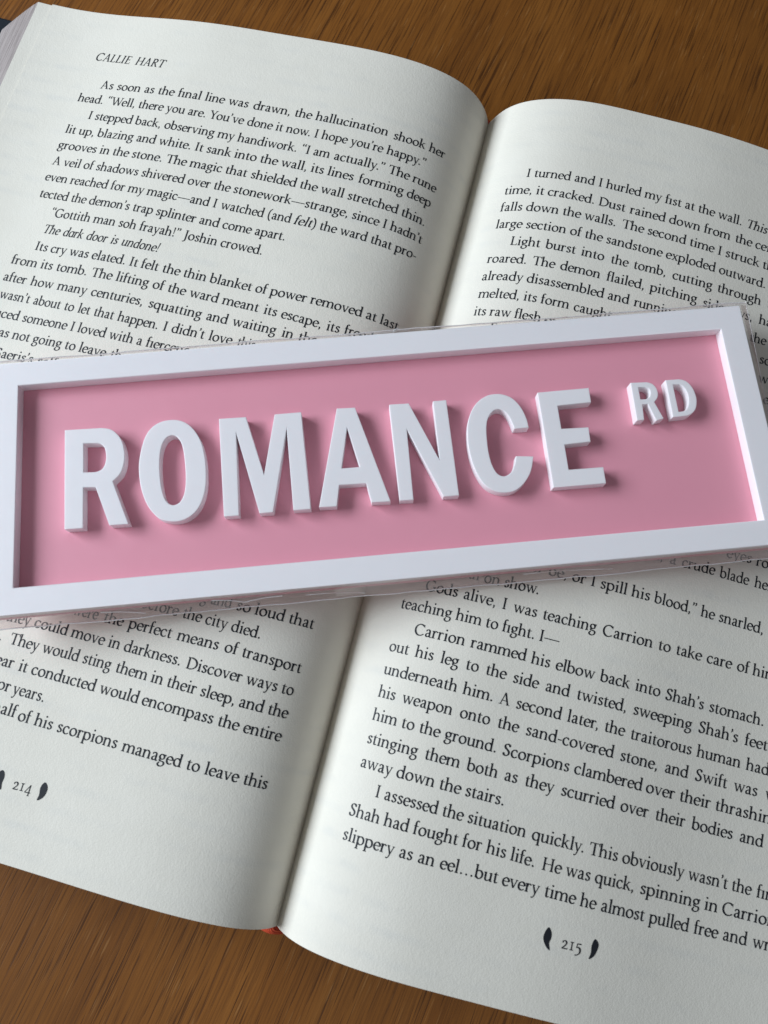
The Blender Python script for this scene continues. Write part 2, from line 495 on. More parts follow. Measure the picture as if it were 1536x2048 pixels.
def rcomma(x, y, p):
    return p.d(x, y, 54).p((x + 14, y + 40), (x - 54, y + 4), (x - 42, y + 90), (x + 42, y + 165)).p((x + 14, y + 40), (x - 42, y + 90), (x + 42, y + 165), (x + 60, y + 140))
XH, AS = 432, 700
def arch(p, x0, x1): return p.s(1, [(x0 + 14, 300), (x0 + 70, 375), (x0 + 150, 418), (x0 + 235, 402), (x1 - 8, 330), (x1, 250)]).v(x1, 0, 255).foot(x1, 0, 44, 44)
def bowl_r(p, x): return p.e(x + 165, 213, 185, 203, 152, -152)
def bowl_l(p, x): return p.e(x - 165, 213, 185, 203, 28, 332)
G = {}
G['a'] = (439, Pen().d(98, 335, 36).s(1, [(88, 350), (125, 400), (190, 420), (262, 400), (298, 335), (300, 260)]).v(300, 60, 300).s(1, [(300, 255), (215, 228), (130, 190), (82, 115), (110, 42), (175, 18), (245, 48), (300, 100)]).s(.9, [(300, 90), (318, 30), (358, 14), (418, 34)]))
G['b'] = (512, bowl_r(Pen().v(88, 30, AS).flag(88, AS), 88))
G['c'] = (423, Pen().e(238, 213, 178, 203, 48, 322).d(358, 340, 34))
G['d'] = (528, bowl_l(Pen().v(412, 20, AS).flag(412, AS), 412).foot(412, 0, 0, 50))
G['e'] = (425, Pen().e(230, 213, 172, 203, 8, 320).hs(72, 385, 236, 34))
G['f'] = (300, Pen().v(122, 0, 570).s(.95, [(122, 530), (135, 635), (195, 692), (265, 682)]).d(268, 664, 33).hs(14, 275, 420, 34).foot(122))
G['g'] = (466, Pen().e(212, 288, 138, 128, 0, 360).s(1, [(300, 385), (350, 412), (435, 404)]).s(1, [(150, 170), (108, 125), (130, 72), (230, 56), (340, 40), (395, -25), (370, -130), (260, -205), (140, -205), (62, -150), (62, -80), (130, -5)]))
G['h'] = (544, arch(Pen().v(102, 0, AS).flag(102, AS).foot(102, 0, 44, 44), 102, 410))
G['i'] = (268, Pen().v(134, 0, XH).flag(134, XH).foot(134).d(122, 618, 56))
G['ı'] = (258, Pen().v(124, 0, XH).flag(124, XH).foot(124))
G['k'] = (501, Pen().v(102, 0, AS).flag(102, AS).foot(102).l(34, [(140, 205), (345, 405)]).hs(280, 440, 420, 24).l(72, [(205, 268), (420, 8)]).hs(370, 500, 12, 24))
G['l'] = (256, Pen().v(128, 0, AS).flag(128, AS).foot(128))
G['m'] = (823, arch(arch(Pen().v(102, 0, XH).flag(102, XH).foot(102, 0, 44, 44), 102, 410), 410, 712))
G['n'] = (547, arch(Pen().v(102, 0, XH).flag(102, XH).foot(102, 0, 44, 44), 102, 412))
G['o'] = (510, Pen().e(255, 213, 186, 203, 0, 360))
G['p'] = (525, bowl_r(Pen().v(102, -222, XH).flag(102, XH).foot(102, -230), 102))
G['q'] = (514, bowl_l(Pen().v(412, -222, 425).foot(412, -230), 412))
G['r'] = (361, Pen().v(102, 0, XH).flag(102, XH).foot(102).s(1, [(112, 270), (155, 360), (215, 410), (285, 405)]).d(298, 380, 42))
G['s'] = (367, Pen().s(1, [(292, 345), (260, 395), (190, 416), (115, 385), (92, 325), (140, 262), (225, 210), (285, 145), (272, 60), (195, 16), (120, 28), (72, 85)]).wedge(296, 325, 420, 22).wedge(66, 12, 110, 22))
G['t'] = (313, Pen().v(132, 80, 425).p((52, 408), (169, 408), (169, 560)).hs(30, 290, 420, 28).s(1, [(132, 105), (150, 35), (205, 14), (292, 48)]))
G['u'] = (531, Pen().v(106, 120, XH).flag(106, XH).s(1, [(106, 160), (125, 60), (195, 18), (290, 40), (400, 120)]).v(410, 10, XH).flag(410, XH).foot(410, 0, 0, 52))
G['v'] = (473, Pen().l(72, [(78, 425), (245, 4)]).l(33, [(250, 4), (400, 425)]).hs(5, 180, 420, 24).hs(325, 468, 420, 24))
G['w'] = (713, Pen().l(70, [(78, 425), (232, 4)]).l(33, [(236, 4), (365, 425)]).l(70, [(352, 425), (505, 4)]).l(33, [(510, 4), (640, 425)]).hs(5, 180, 420, 24).hs(565, 708, 420, 24).hs(290, 430, 420, 24))
G['x'] = (459, Pen().l(72, [(85, 425), (380, 4)]).l(33, [(370, 425), (82, 4)]).hs(10, 190, 420, 24).hs(310, 440, 420, 24).hs(15, 165, 12, 24).hs(290, 455, 12, 24))
G['y'] = (463, Pen().l(72, [(78, 425), (245, 14)]).l(33, [(400, 425), (235, -20)]).s(.7, [(238, -10), (195, -120), (130, -205), (62, -215)]).d(75, -195, 36).hs(5, 180, 420, 24).hs(325, 460, 420, 24))
G['z'] = (409, Pen().hs(45, 365, 412, 34).l(66, [(330, 405), (75, 20)]).hs(40, 375, 17, 34).wedge(54, 320, 412, 24).wedge(364, 17, 115, 24))
CH = 648
G['A'] = (691, Pen().l(36, [(335, 650), (118, 0)]).l(84, [(330, 665), (572, 0)]).hs(185, 490, 220, 30).hs(20, 215, 12, 24).hs(465, 680, 12, 24))
G['C'] = (665, Pen().e(360, 322, 300, 322, 46, 316, 1.05).wedge(590, 470, 640, 26).wedge(600, 60, 130, 22))
G['D'] = (735, Pen().v(158, 0, CH).foot(158, 0, 60, 0).top(158, CH, 60, 0).e(270, 324, 395, 310, 92, -92, 1.05).hs(158, 290, 632, 30).hs(158, 290, 15, 30))
G['E'] = (552, Pen().v(158, 0, CH).foot(158, 0, 60, 30).top(158, CH, 60, 30).hs(158, 470, 632, 32).hs(158, 400, 340, 30).hs(158, 490, 16, 32).wedge(470, 520, 648, 24).wedge(496, 0, 150, 26).wedge(402, 275, 405, 22))
G['F'] = (494, Pen().v(158, 0, CH).foot(158, 0, 60, 50).top(158, CH, 60, 30).hs(158, 455, 632, 32).hs(158, 385, 330, 30).wedge(455, 510, 648, 24).wedge(388, 265, 395, 22))
G['G'] = (709, Pen().e(360, 322, 300, 322, 46, 312, 1.05).wedge(590, 480, 640, 26).v(590, 40, 255).top(590, 280, 75, 50))
G['H'] = (760, Pen().v(152, 0, CH).foot(152, 0, 55, 55).top(152, CH, 55, 55).v(605, 0, CH).foot(605, 0, 55, 55).top(605, CH, 55, 55).hs(152, 605, 338, 32))
G['I'] = (347, Pen().v(173, 0, CH).foot(173, 0, 58, 58).top(173, CH, 58, 58))
G['J'] = (331, Pen().v(185, -20, CH).top(185, CH, 58, 58).s(1, [(185, 30), (170, -80), (105, -160), (10, -178)]).d(25, -165, 32))
G['L'] = (515, Pen().v(152, 0, CH).foot(152, 0, 55, 30).top(152, CH, 55, 55).hs(152, 455, 16, 32).p((400, 0), (480, 0), (498, 170)))
G['R'] = (620, Pen().v(152, 0, CH).foot(152, 0, 55, 55).top(152, CH, 55, 0).e(255, 488, 205, 146, 95, -95, 1.05).hs(150, 270, 632, 30).hs(150, 270, 342, 28).l(80, [(290, 335), (525, 12)]).hs(480, 625, 12, 24))
G['S'] = (487, Pen().s(1.12, [(395, 520), (345, 600), (245, 632), (145, 590), (108, 500), (160, 405), (270, 330), (370, 240), (375, 120), (300, 35), (190, 14), (105, 60), (72, 150)]).wedge(402, 490, 645, 24).wedge(66, 5, 170, 24))
G['T'] = (664, Pen().v(332, 0, CH).foot(332, 0, 68, 68).hs(45, 620, 630, 34).p((45, 648), (30, 490), (62, 490), (110, 630)).p((620, 648), (555, 630), (603, 490), (635, 490)))
G['W'] = (982, Pen().l(80, [(110, 640), (330, 4)]).l(36, [(334, 4), (520, 640)]).l(80, [(480, 640), (690, 4)]).l(36, [(694, 4), (885, 640)]).hs(10, 230, 636, 24).hs(780, 975, 636, 24).hs(400, 600, 636, 24))
G['Y'] = (618, Pen().l(80, [(95, 640), (312, 300)]).l(36, [(315, 300), (520, 640)]).v(312, 0, 310).foot(312, 0, 60, 60).hs(5, 215, 636, 24).hs(420, 612, 636, 24))
G['1'] = (400, Pen().v(200, 0, 430, 70).foot(200, 0, 62, 62).top(200, 440, 62, 62))
G['2'] = (440, Pen().d(85, 330, 34).s(.95, [(72, 340), (110, 405), (190, 430), (275, 400), (310, 320), (270, 220), (170, 110), (70, 30)]).hs(60, 390, 24, 48).p((330, 0), (395, 0), (410, 110)))
G['4'] = (450, Pen().l(34, [(330, 425), (45, -10)]).hs(40, 430, -15, 42).v(320, -190, 430, 70).hs(250, 390, -190, 22))
G['5'] = (430, Pen().l(34, [(130, 420), (95, 190)]).hs(120, 370, 405, 44).s(1.05, [(92, 195), (180, 225), (290, 180), (340, 70), (310, -70), (210, -165), (60, -200)]))
G['.'] = (228, Pen().d(114, 46, 58))
G[','] = (228, comma(110, 42))
G['’'] = (215, comma(105, 640))
G['“'] = (390, rcomma(300, 560, rcomma(130, 560, Pen())))
G['”'] = (390, comma(280, 640, comma(110, 640)))
G['!'] = (260, Pen().d(130, 46, 58).p((112, 180), (148, 180), (175, 670), (85, 670)))
G['-'] = (315, Pen().hs(45, 270, 210, 46))
G['—'] = (980, Pen().hs(10, 970, 225, 42))
G['…'] = (900, Pen().d(150, 46, 56).d(450, 46, 56).d(750, 46, 56))
G['('] = (346, Pen().s(.9, [(290, 725), (150, 560), (105, 280), (150, 10), (290, -160)]))
G[')'] = (346, Pen().s(.9, [(56, 725), (196, 560), (241, 280), (196, 10), (56, -160)]))
G['ã'] = (480, bowl_l(Pen().v(400, 30, XH), 400).s(.9, [(400, 70), (420, 20), (460, 40)]))
SPACE = 228

def shape(text, style):
    """[(glyph, x)], width, number of spaces - in em units"""
    out, x, sp = [], 0.0, []
    prev = ''
    for i, ch in enumerate(text):
        if ch == ' ':
            sp.append(len(out)); x += SPACE; prev = ch; continue
        c = ch
        if ch == 'i' and prev == 'f': c = 'ı'
        if style == 'i' and ch == 'a': c = 'ã'
        if prev == 'T' and ch in 'hoe': x -= 45
        if prev in 'YW' and ch in 'aeou': x -= 60
        if prev == '’' and ch in 'st': x -= 30
        if prev in 'rvwy' and ch in '.,': x -= 50
        if prev == 'f' and ch in 'filt': x -= 12
        out.append((c, x)); x += G[c][0]; prev = ch
    return out, x, sp

EM = 4.05
def add_text(V, F, side, text, style, s0, y0, s1, y1, anchor='', line_gap=None):
    g = -1 if side == 'L' else 1
    width = abs(s1 - s0)
    gl, nat, sp = shape(text, style)
    em = EM * (0.93 if style == 'n' else 1.0)
    vs = 1.05
    sk = 0.21 if style == 'i' else 0.0
    k = 0.82 if style == 'i' else 1.0
    ns = len(sp)
    letters = (nat - ns * SPACE) * em / 1000
    if anchor and ns == 0:          # a word cut by the picture edge keeps its natural width
        w2 = letters * k
        if anchor == 'e': s0 = s1 - g * w2
        else: s1 = s0 + g * w2
        width = w2
    gap = 0.0
    if ns:
        gap = line_gap if line_gap is not None else min(max((width - letters * k) / ns, 0.23 * em), 0.42 * em)
    k = (width - gap * ns) / letters
    si, shift = 0, 0.0
    for idx, (c, x) in enumerate(gl):
        while si < ns and sp[si] <= idx:
            shift += gap - SPACE * em / 1000 * k; si += 1
        for poly in G[c][1].q:
            b = len(V)
            for (px, py) in poly:
                a = (x + px + py * sk) * em / 1000 * k + shift
                f = a / width
                s = s0 + g * a
                y = y0 + (y1 - y0) * f + py * em * vs / 1000
                V.append(W(page_pt(side, s, y, 0.045)))
            F.append(tuple(range(b, b + len(poly))) if True else None)

LINES = [
    ('L', 'i', 'CALLIE HART', 127.16, 100.34, 104.32, 99.95, ''),
    ('L', 'r', 'As soon as the final line was', 121.98, 90.62, 75.14, 90.98, ''),
    ('L', 'r', 'drawn, the hallucination', 73.69, 90.9, 33.37, 91.01, ''),
    ('L', 'r', 'shook her', 31.77, 90.66, 15.85, 91.41, ''),
    ('L', 'r', 'head. “Well, there you are. You’ve', 127.38, 85.28, 74.92, 85.34, ''),
    ('L', 'r', 'done it now. I hope you’re', 73.84, 85.29, 33.51, 85.37, ''),
    ('L', 'r', 'happy.”', 32.4, 85.44, 20.66, 85.66, ''),
    ('L', 'r', 'I stepped back, observing my', 122.05, 79.68, 76.01, 79.66, ''),
    ('L', 'r', 'handiwork. “I am', 74.97, 79.57, 47.54, 79.7, ''),
    ('L', 'r', 'actually.” The rune', 46.08, 79.59, 15.71, 79.85, ''),
    ('L', 'r', 'lit up, blazing and white. It sank', 127.27, 74.03, 75.26, 74.27, ''),
    ('L', 'r', 'into the wall, its lines', 74.36, 74.29, 39.09, 74.36, ''),
    ('L', 'r', 'forming deep', 37.71, 74.29, 16.05, 74.8, ''),
    ('L', 'r', 'grooves in the stone. The magic that', 127.56, 68.52, 68.88, 68.9, ''),
    ('L', 'r', 'shielded the wall', 67.73, 68.87, 40.33, 68.44, ''),
    ('L', 'r', 'stretched thin.', 39.3, 68.37, 16.16, 68.49, ''),
    ('L', 'r', 'A veil of shadows shivered over the', 127.31, 62.95, 72.1, 63.32, ''),
    ('L', 'r', 'stonework—strange,', 71.22, 63.33, 37.49, 62.93, ''),
    ('L', 'r', 'since I hadn’t', 36.54, 62.93, 15.71, 63.01, ''),
    ('L', 'r', 'even reached for my magic—and I', 127.25, 57.48, 74.28, 57.72, ''),
    ('L', 'r', 'watched (and', 73.14, 57.7, 52.5, 57.48, ''),
    ('L', 'i', 'felt', 51.73, 57.37, 46.55, 57.39, ''),
    ('L', 'r', ') the ward that', 46.52, 57.31, 23.61, 57.34, ''),
    ('L', 'r', 'pro-', 22.69, 57.39, 15.98, 57.67, ''),
    ('L', 'r', 'tected the demon’s trap', 127.09, 51.86, 91.48, 51.97, ''),
    ('L', 'r', 'splinter and come apart.', 90.59, 51.99, 52.42, 51.83, ''),
    ('L', 'r', '“Gottith man soh frayah!”', 121.57, 46.3, 81.53, 46.5, ''),
    ('L', 'r', 'Joshin crowed.', 80.53, 46.46, 57.36, 46.3, ''),
    ('L', 'i', 'The dark door is undone!', 121.84, 40.83, 86.12, 40.95, ''),
    ('L', 'r', 'Its cry was elated. It felt', 122.11, 35.19, 84.27, 35.43, ''),
    ('L', 'r', 'the thin blanket', 83.14, 35.42, 57.12, 35.14, ''),
    ('L', 'r', 'of power removed at last', 55.93, 35.14, 15.6, 35.6, ''),
    ('L', 'r', 'from its tomb. The lifting', 127.4, 29.81, 85.34, 30.25, ''),
    ('L', 'r', 'of the ward meant', 84.0, 30.2, 53.49, 29.6, ''),
    ('L', 'r', 'its escape,', 52.04, 29.51, 35.7, 29.07, ''),
    ('L', 'r', 'its freedom', 34.42, 28.97, 16.49, 29.9, ''),
    ('L', 'r', 'after how many centuries,', 127.49, 24.31, 84.98, 24.54, ''),
    ('L', 'r', 'squatting and waiting', 83.5, 24.49, 47.0, 24.28, ''),
    ('L', 'r', 'in the', 45.43, 24.19, 35.64, 24.09, ''),
    ('L', 'r', 'wasn’t about to let that happen.', 126.71, 18.94, 78.68, 18.8, 'e'),
    ('L', 'r', 'I didn’t love', 77.49, 18.82, 57.77, 18.91, ''),
    ('L', 'r', 'this', 56.28, 18.93, 51.25, 18.86, ''),
    ('L', 'r', 'duced', 127.19, 13.27, 118.42, 13.34, 'e'),
    ('L', 'r', 'someone I loved with a', 117.36, 13.29, 81.47, 13.31, ''),
    ('L', 'r', 'fierceness', 80.43, 13.34, 65.32, 13.53, ''),
    ('L', 'r', 'was', 124.11, 7.83, 119.33, 7.85, 'e'),
    ('L', 'r', 'not going to leave', 118.27, 7.82, 90.16, 7.91, ''),
    ('L', 'r', 'this', 88.87, 7.94, 83.37, 7.96, ''),
    ('L', 'r', 'Saeris’s', 121.32, 1.79, 109.56, 1.9, 'e'),
    ('L', 'r', 'self', 108.29, 1.9, 102.52, 1.94, ''),
    ('L', 'r', 'ing and', 47.67, -48.71, 36.98, -48.1, ''),
    ('L', 'r', 'so loud that', 35.8, -48.19, 16.03, -47.81, ''),
    ('L', 'r', 'before', 58.95, -53.36, 49.14, -53.21, ''),
    ('L', 'r', 'the city died.', 48.04, -53.23, 27.98, -53.51, ''),
    ('L', 'r', 'were', 75.1, -59.2, 68.46, -58.92, ''),
    ('L', 'r', 'the perfect means of', 66.95, -59.01, 32.39, -58.55, ''),
    ('L', 'r', 'transport', 31.32, -58.64, 16.17, -58.93, ''),
    ('L', 'r', 'they', 91.0, -64.65, 84.55, -64.49, ''),
    ('L', 'r', 'could move in darkness.', 83.46, -64.44, 44.78, -64.47, ''),
    ('L', 'r', 'Discover ways to', 43.52, -64.63, 16.48, -64.52, ''),
    ('L', 'r', 'them.', 98.55, -69.92, 90.1, -69.67, 'e'),
    ('L', 'r', 'They would sting', 88.15, -69.8, 61.21, -69.68, ''),
    ('L', 'r', 'them in their sleep,', 59.97, -69.72, 29.49, -70.07, ''),
    ('L', 'r', 'and the', 28.37, -70.1, 16.35, -70.04, ''),
    ('L', 'r', 'hear', 91.99, -75.42, 84.85, -75.24, 'e'),
    ('L', 'r', 'it conducted would', 83.55, -75.37, 52.0, -75.44, ''),
    ('L', 'r', 'encompass the entire', 50.93, -75.44, 16.42, -75.57, ''),
    ('L', 'r', 'or', 87.26, -80.69, 83.62, -80.82, 'e'),
    ('L', 'r', 'years.', 82.97, -80.88, 74.54, -80.91, ''),
    ('L', 'r', 'half', 86.97, -86.01, 80.15, -86.06, 'e'),
    ('L', 'r', 'of his scorpions', 79.28, -86.47, 53.59, -86.59, ''),
    ('L', 'r', 'managed to leave this', 52.33, -86.72, 16.5, -86.8, ''),
    ('L', 'n', '214', 75.05, -101.53, 70.23, -101.23, ''),
    ('R', 'r', 'I turned and I hurled my', 21.32, 90.41, 59.84, 90.59, ''),
    ('R', 'r', 'fist at the wall.', 60.82, 90.48, 83.68, 90.49, ''),
    ('R', 'i', 'This', 84.81, 90.48, 91.36, 90.51, ''),
    ('R', 'r', 'time, it cracked. Dust', 16.1, 84.77, 50.54, 84.52, ''),
    ('R', 'r', 'rained down from', 51.79, 84.46, 80.99, 84.81, ''),
    ('R', 'r', 'the ceil-', 82.4, 84.86, 95.42, 85.25, 's'),
    ('R', 'r', 'falls down the walls.', 16.14, 79.08, 48.88, 79.28, ''),
    ('R', 'r', 'The second time', 50.41, 79.41, 77.03, 79.38, ''),
    ('R', 'r', 'I struck', 77.94, 79.29, 90.74, 79.6, ''),
    ('R', 'r', 'the', 91.65, 79.64, 96.77, 79.71, 's'),
    ('R', 'r', 'large section of the', 16.07, 73.46, 46.09, 73.6, ''),
    ('R', 'r', 'sandstone exploded outward.', 47.05, 73.53, 93.6, 73.8, ''),
    ('R', 'r', 'Light burst into', 21.46, 67.89, 47.63, 67.98, ''),
    ('R', 'r', 'the tomb,', 49.43, 67.89, 65.05, 68.1, ''),
    ('R', 'r', 'cutting through', 66.79, 67.94, 93.02, 68.33, ''),
    ('R', 'r', 'the', 94.85, 68.33, 100.49, 68.48, 's'),
    ('R', 'r', 'roared. The demon', 16.09, 62.18, 47.62, 62.4, ''),
    ('R', 'r', 'flailed, pitching', 49.26, 62.36, 74.78, 62.75, ''),
    ('R', 'r', 'sideways,', 76.45, 62.43, 91.28, 62.72, ''),
    ('R', 'r', 'having', 93.18, 62.79, 104.3, 62.98, 's'),
    ('R', 'r', 'already disassembled and', 16.01, 56.59, 56.65, 57.03, ''),
    ('R', 'r', 'running', 57.97, 56.93, 70.2, 56.95, ''),
    ('R', 'r', 'the', 91.34, 56.82, 96.3, 57.04, ''),
    ('R', 'r', 'melted, its form', 16.09, 51.03, 41.09, 51.22, ''),
    ('R', 'r', 'caught on', 42.36, 51.1, 57.72, 51.3, ''),
    ('R', 'r', 'screa', 95.1, 51.34, 102.98, 51.67, 's'),
    ('R', 'r', 'its raw flesh', 16.01, 45.54, 34.62, 45.59, ''),
    ('R', 'r', 'ex', 35.79, 45.41, 39.55, 45.36, ''),
    ('R', 'r', 'with', 95.7, 45.9, 103.75, 46.34, 's'),
    ('R', 'r', 'For', 21.53, 40.76, 26.92, 40.27, ''),
    ('R', 'r', 'eat', 98.21, 40.3, 103.65, 40.48, 's'),
    ('R', 'r', 'eyes', 94.87, -3.93, 101.68, -3.65, ''),
    ('R', 'r', 'rolled', 102.87, -3.8, 112.02, -3.74, 's'),
    ('R', 'r', 'n,', 75.25, -9.9, 78.12, -9.73, ''),
    ('R', 'r', 'a', 80.03, -9.78, 81.74, -9.68, ''),
    ('R', 'r', 'crude', 83.12, -9.72, 92.29, -9.42, ''),
    ('R', 'r', 'blade held', 93.62, -9.54, 109.86, -9.33, 's'),
    ('R', 'r', 'er be, or I spill his', 46.21, -20.82, 76.52, -20.52, ''),
    ('R', 'r', 'blood,” he snarled,', 77.63, -20.55, 107.56, -20.63, ''),
    ('R', 'r', 'teeth', 27.5, -26.53, 34.13, -26.48, ''),
    ('R', 'r', 'on show.', 35.44, -26.65, 49.12, -26.18, ''),
    ('R', 'r', 'Gods alive, I', 21.54, -31.75, 42.17, -31.82, ''),
    ('R', 'r', 'was teaching', 43.74, -31.89, 64.7, -31.59, ''),
    ('R', 'r', 'Carrion to take care of', 66.25, -31.84, 105.26, -31.27, ''),
    ('R', 'r', 'him—', 106.17, -31.31, 115.09, -31.25, 's'),
    ('R', 'r', 'teaching him to fight. I—', 16.23, -37.3, 56.43, -37.08, ''),
    ('R', 'r', 'Carrion rammed', 21.42, -42.97, 49.36, -42.71, ''),
    ('R', 'r', 'his elbow back into', 50.57, -42.87, 83.36, -42.67, ''),
    ('R', 'r', 'Shah’s stomach.', 84.65, -42.88, 111.09, -42.85, ''),
    ('R', 'r', 'out his leg to the', 16.19, -48.19, 45.55, -48.18, ''),
    ('R', 'r', 'side and twisted,', 47.21, -48.37, 75.68, -48.3, ''),
    ('R', 'r', 'sweeping Shah’s feet', 77.27, -48.33, 112.81, -48.39, ''),
    ('R', 'r', 'underneath him. A', 16.34, -53.91, 47.79, -53.98, ''),
    ('R', 'r', 'second later, the', 49.2, -54.04, 76.21, -53.94, ''),
    ('R', 'r', 'traitorous human had', 77.65, -54.08, 114.1, -54.04, 's'),
    ('R', 'r', 'his weapon onto', 16.17, -59.5, 44.1, -59.42, ''),
    ('R', 'r', 'the sand-covered', 45.85, -59.44, 74.54, -59.46, ''),
    ('R', 'r', 'stone, and Swift was', 76.08, -59.58, 111.91, -59.53, ''),
    ('R', 'r', 'with', 113.86, -59.56, 120.08, -59.52, 's'),
    ('R', 'r', 'him to the ground.', 16.17, -65.1, 47.02, -65.15, ''),
    ('R', 'r', 'Scorpions clambered', 48.38, -65.24, 82.87, -65.08, ''),
    ('R', 'r', 'over their thrashing', 83.95, -65.12, 118.3, -64.97, 's'),
    ('R', 'r', 'stinging them both', 16.25, -70.6, 48.52, -70.62, ''),
    ('R', 'r', 'as they scurried', 50.26, -70.63, 76.94, -70.63, ''),
    ('R', 'r', 'over their bodies and', 78.53, -70.64, 115.11, -70.59, ''),
    ('R', 'r', 'away down the stairs.', 16.32, -76.25, 51.37, -76.17, ''),
    ('R', 'r', 'I assessed the situation', 21.53, -81.78, 57.7, -81.68, ''),
    ('R', 'r', 'quickly. This obviously', 59.02, -81.72, 96.66, -81.68, ''),
    ('R', 'r', 'wasn’t the', 97.69, -81.73, 113.75, -81.74, ''),
    ('R', 'r', 'first', 115.02, -81.8, 121.22, -81.85, 's'),
    ('R', 'r', 'Shah had fought for', 16.25, -87.34, 48.35, -86.96, ''),
    ('R', 'r', 'his life.', 49.42, -86.98, 61.04, -87.4, ''),
    ('R', 'r', 'He was quick,', 62.59, -87.45, 85.1, -87.19, ''),
    ('R', 'r', 'spinning in Carrion’s', 86.45, -87.25, 123.27, -87.32, 's'),
    ('R', 'r', 'slippery as an eel…but', 16.19, -92.84, 53.48, -92.73, ''),
    ('R', 'r', 'every time', 54.63, -92.79, 71.84, -92.88, ''),
    ('R', 'r', 'he almost pulled', 72.89, -92.92, 99.88, -92.85, ''),
    ('R', 'r', 'free and', 101.06, -92.85, 114.41, -92.66, ''),
    ('R', 'r', 'wrenched', 115.69, -92.67, 128.98, -92.53, 's'),
    ('R', 'n', '215', 70.37, -102.44, 75.28, -102.3, ''),
]
ORN = [
    ['L', [[78.67, -98.09], [77.91, -98.6], [77.62, -99.69], [77.71, -100.88], [77.44, -102.35], [78.49, -101.85], [79.56, -100.78], [79.91, -99.89], [79.6, -99.04]]],
    ['L', [[67.48, -98.08], [66.64, -98.94], [66.53, -100.25], [67.03, -101.54], [68.2, -102.38], [68.07, -101.04], [68.34, -99.77], [68.13, -98.64]]],
    ['R', [[66.95, -98.83], [67.72, -99.71], [67.9, -100.9], [67.62, -102.01], [68.04, -103.42], [67.17, -102.99], [66.36, -101.95], [66.08, -100.97], [66.35, -99.67]]],
    ['R', [[77.99, -98.88], [78.92, -99.71], [78.89, -100.94], [78.31, -102.46], [77.23, -103.25], [77.48, -101.94], [77.36, -100.56], [77.54, -99.65]]],
]
def build_print(side):
    parts = {'printed_text': [], 'page_heading': [], 'page_number': []}
    for r in LINES:
        if r[0] != side: continue
        key = 'page_number' if r[1] == 'n' else ('page_heading' if r[2].isupper() and len(r[2]) > 5 else 'printed_text')
        parts[key].append(r)
    for name, rows in parts.items():
        if not rows: continue
        V, F = [], []
        groups = []
        for r in rows:
            if groups and abs(r[4] - groups[-1][-1][6]) < 0.5 and abs(r[3] - groups[-1][-1][5]) < 4.0: groups[-1].append(r)
            else: groups.append([r])
        for grp in groups:
            gaps = [abs(b[3] - a[5]) for a, b in zip(grp, grp[1:]) if not b[2].startswith(')')]
            tot, n = sum(gaps), len(gaps)
            for r in grp:
                gl, nat, sp = shape(r[2], r[1])
                if sp and r[1] == 'r' and not r[7]:
                    tot += abs(r[5] - r[3]) - (nat - len(sp) * SPACE) * EM / 1000; n += len(sp)
            g_ = min(max(tot / n, 0.235 * EM), 0.42 * EM) if n else None
            for (sd, stl, txt, s0, y0, s1, y1, anc) in grp: add_text(V, F, sd, txt, stl, s0, y0, s1, y1, anc, g_)
        # every glyph face looks outward from the page
        out = []
        for f in F:
            n = Vector((0, 0, 0))
            for i in range(len(f)): n += V[f[i]].cross(V[f[(i + 1) % len(f)]])
            a, b, c = V[f[0]], V[f[1]], V[f[2]]
            n = (b - a).cross(c - a)
            out.append(f if n.z >= 0 else f[::-1])
        mesh(name, V, out, ink, pages[side], smooth=False)
    for sd, pts in ORN:
        if sd != side: continue
        # smooth closed leaf outline
        P = [tuple(p) for p in pts]; n = len(P)
        ring = []
        for i in range(n):
            a, b, c, d = P[i - 1], P[i], P[(i + 1) % n], P[(i + 2) % n]
            for k in range(3):
                t = k / 3
                ring.append(tuple(0.5 * (2 * b[q] + (c[q] - a[q]) * t + (2 * a[q] - 5 * b[q] + 4 * c[q] - d[q]) * t * t + (3 * b[q] - a[q] - 3 * c[q] + d[q]) * t ** 3) for q in (0, 1)))
        cx = sum(p[0] for p in ring) / len(ring); cy = sum(p[1] for p in ring) / len(ring)
        V = [W(page_pt(side, cx, cy, 0.045))] + [W(page_pt(side, p[0], p[1], 0.045)) for p in ring]
        m = len(ring)
        F = []
        for i in range(m):
            f = (0, 1 + i, 1 + (i + 1) % m)
            n_ = (V[f[1]] - V[0]).cross(V[f[2]] - V[0])
            F.append(f if n_.z >= 0 else f[::-1])
        mesh('leaf_ornament', V, F, ink, pages[side], smooth=False)
for s in 'LR': build_print(s)

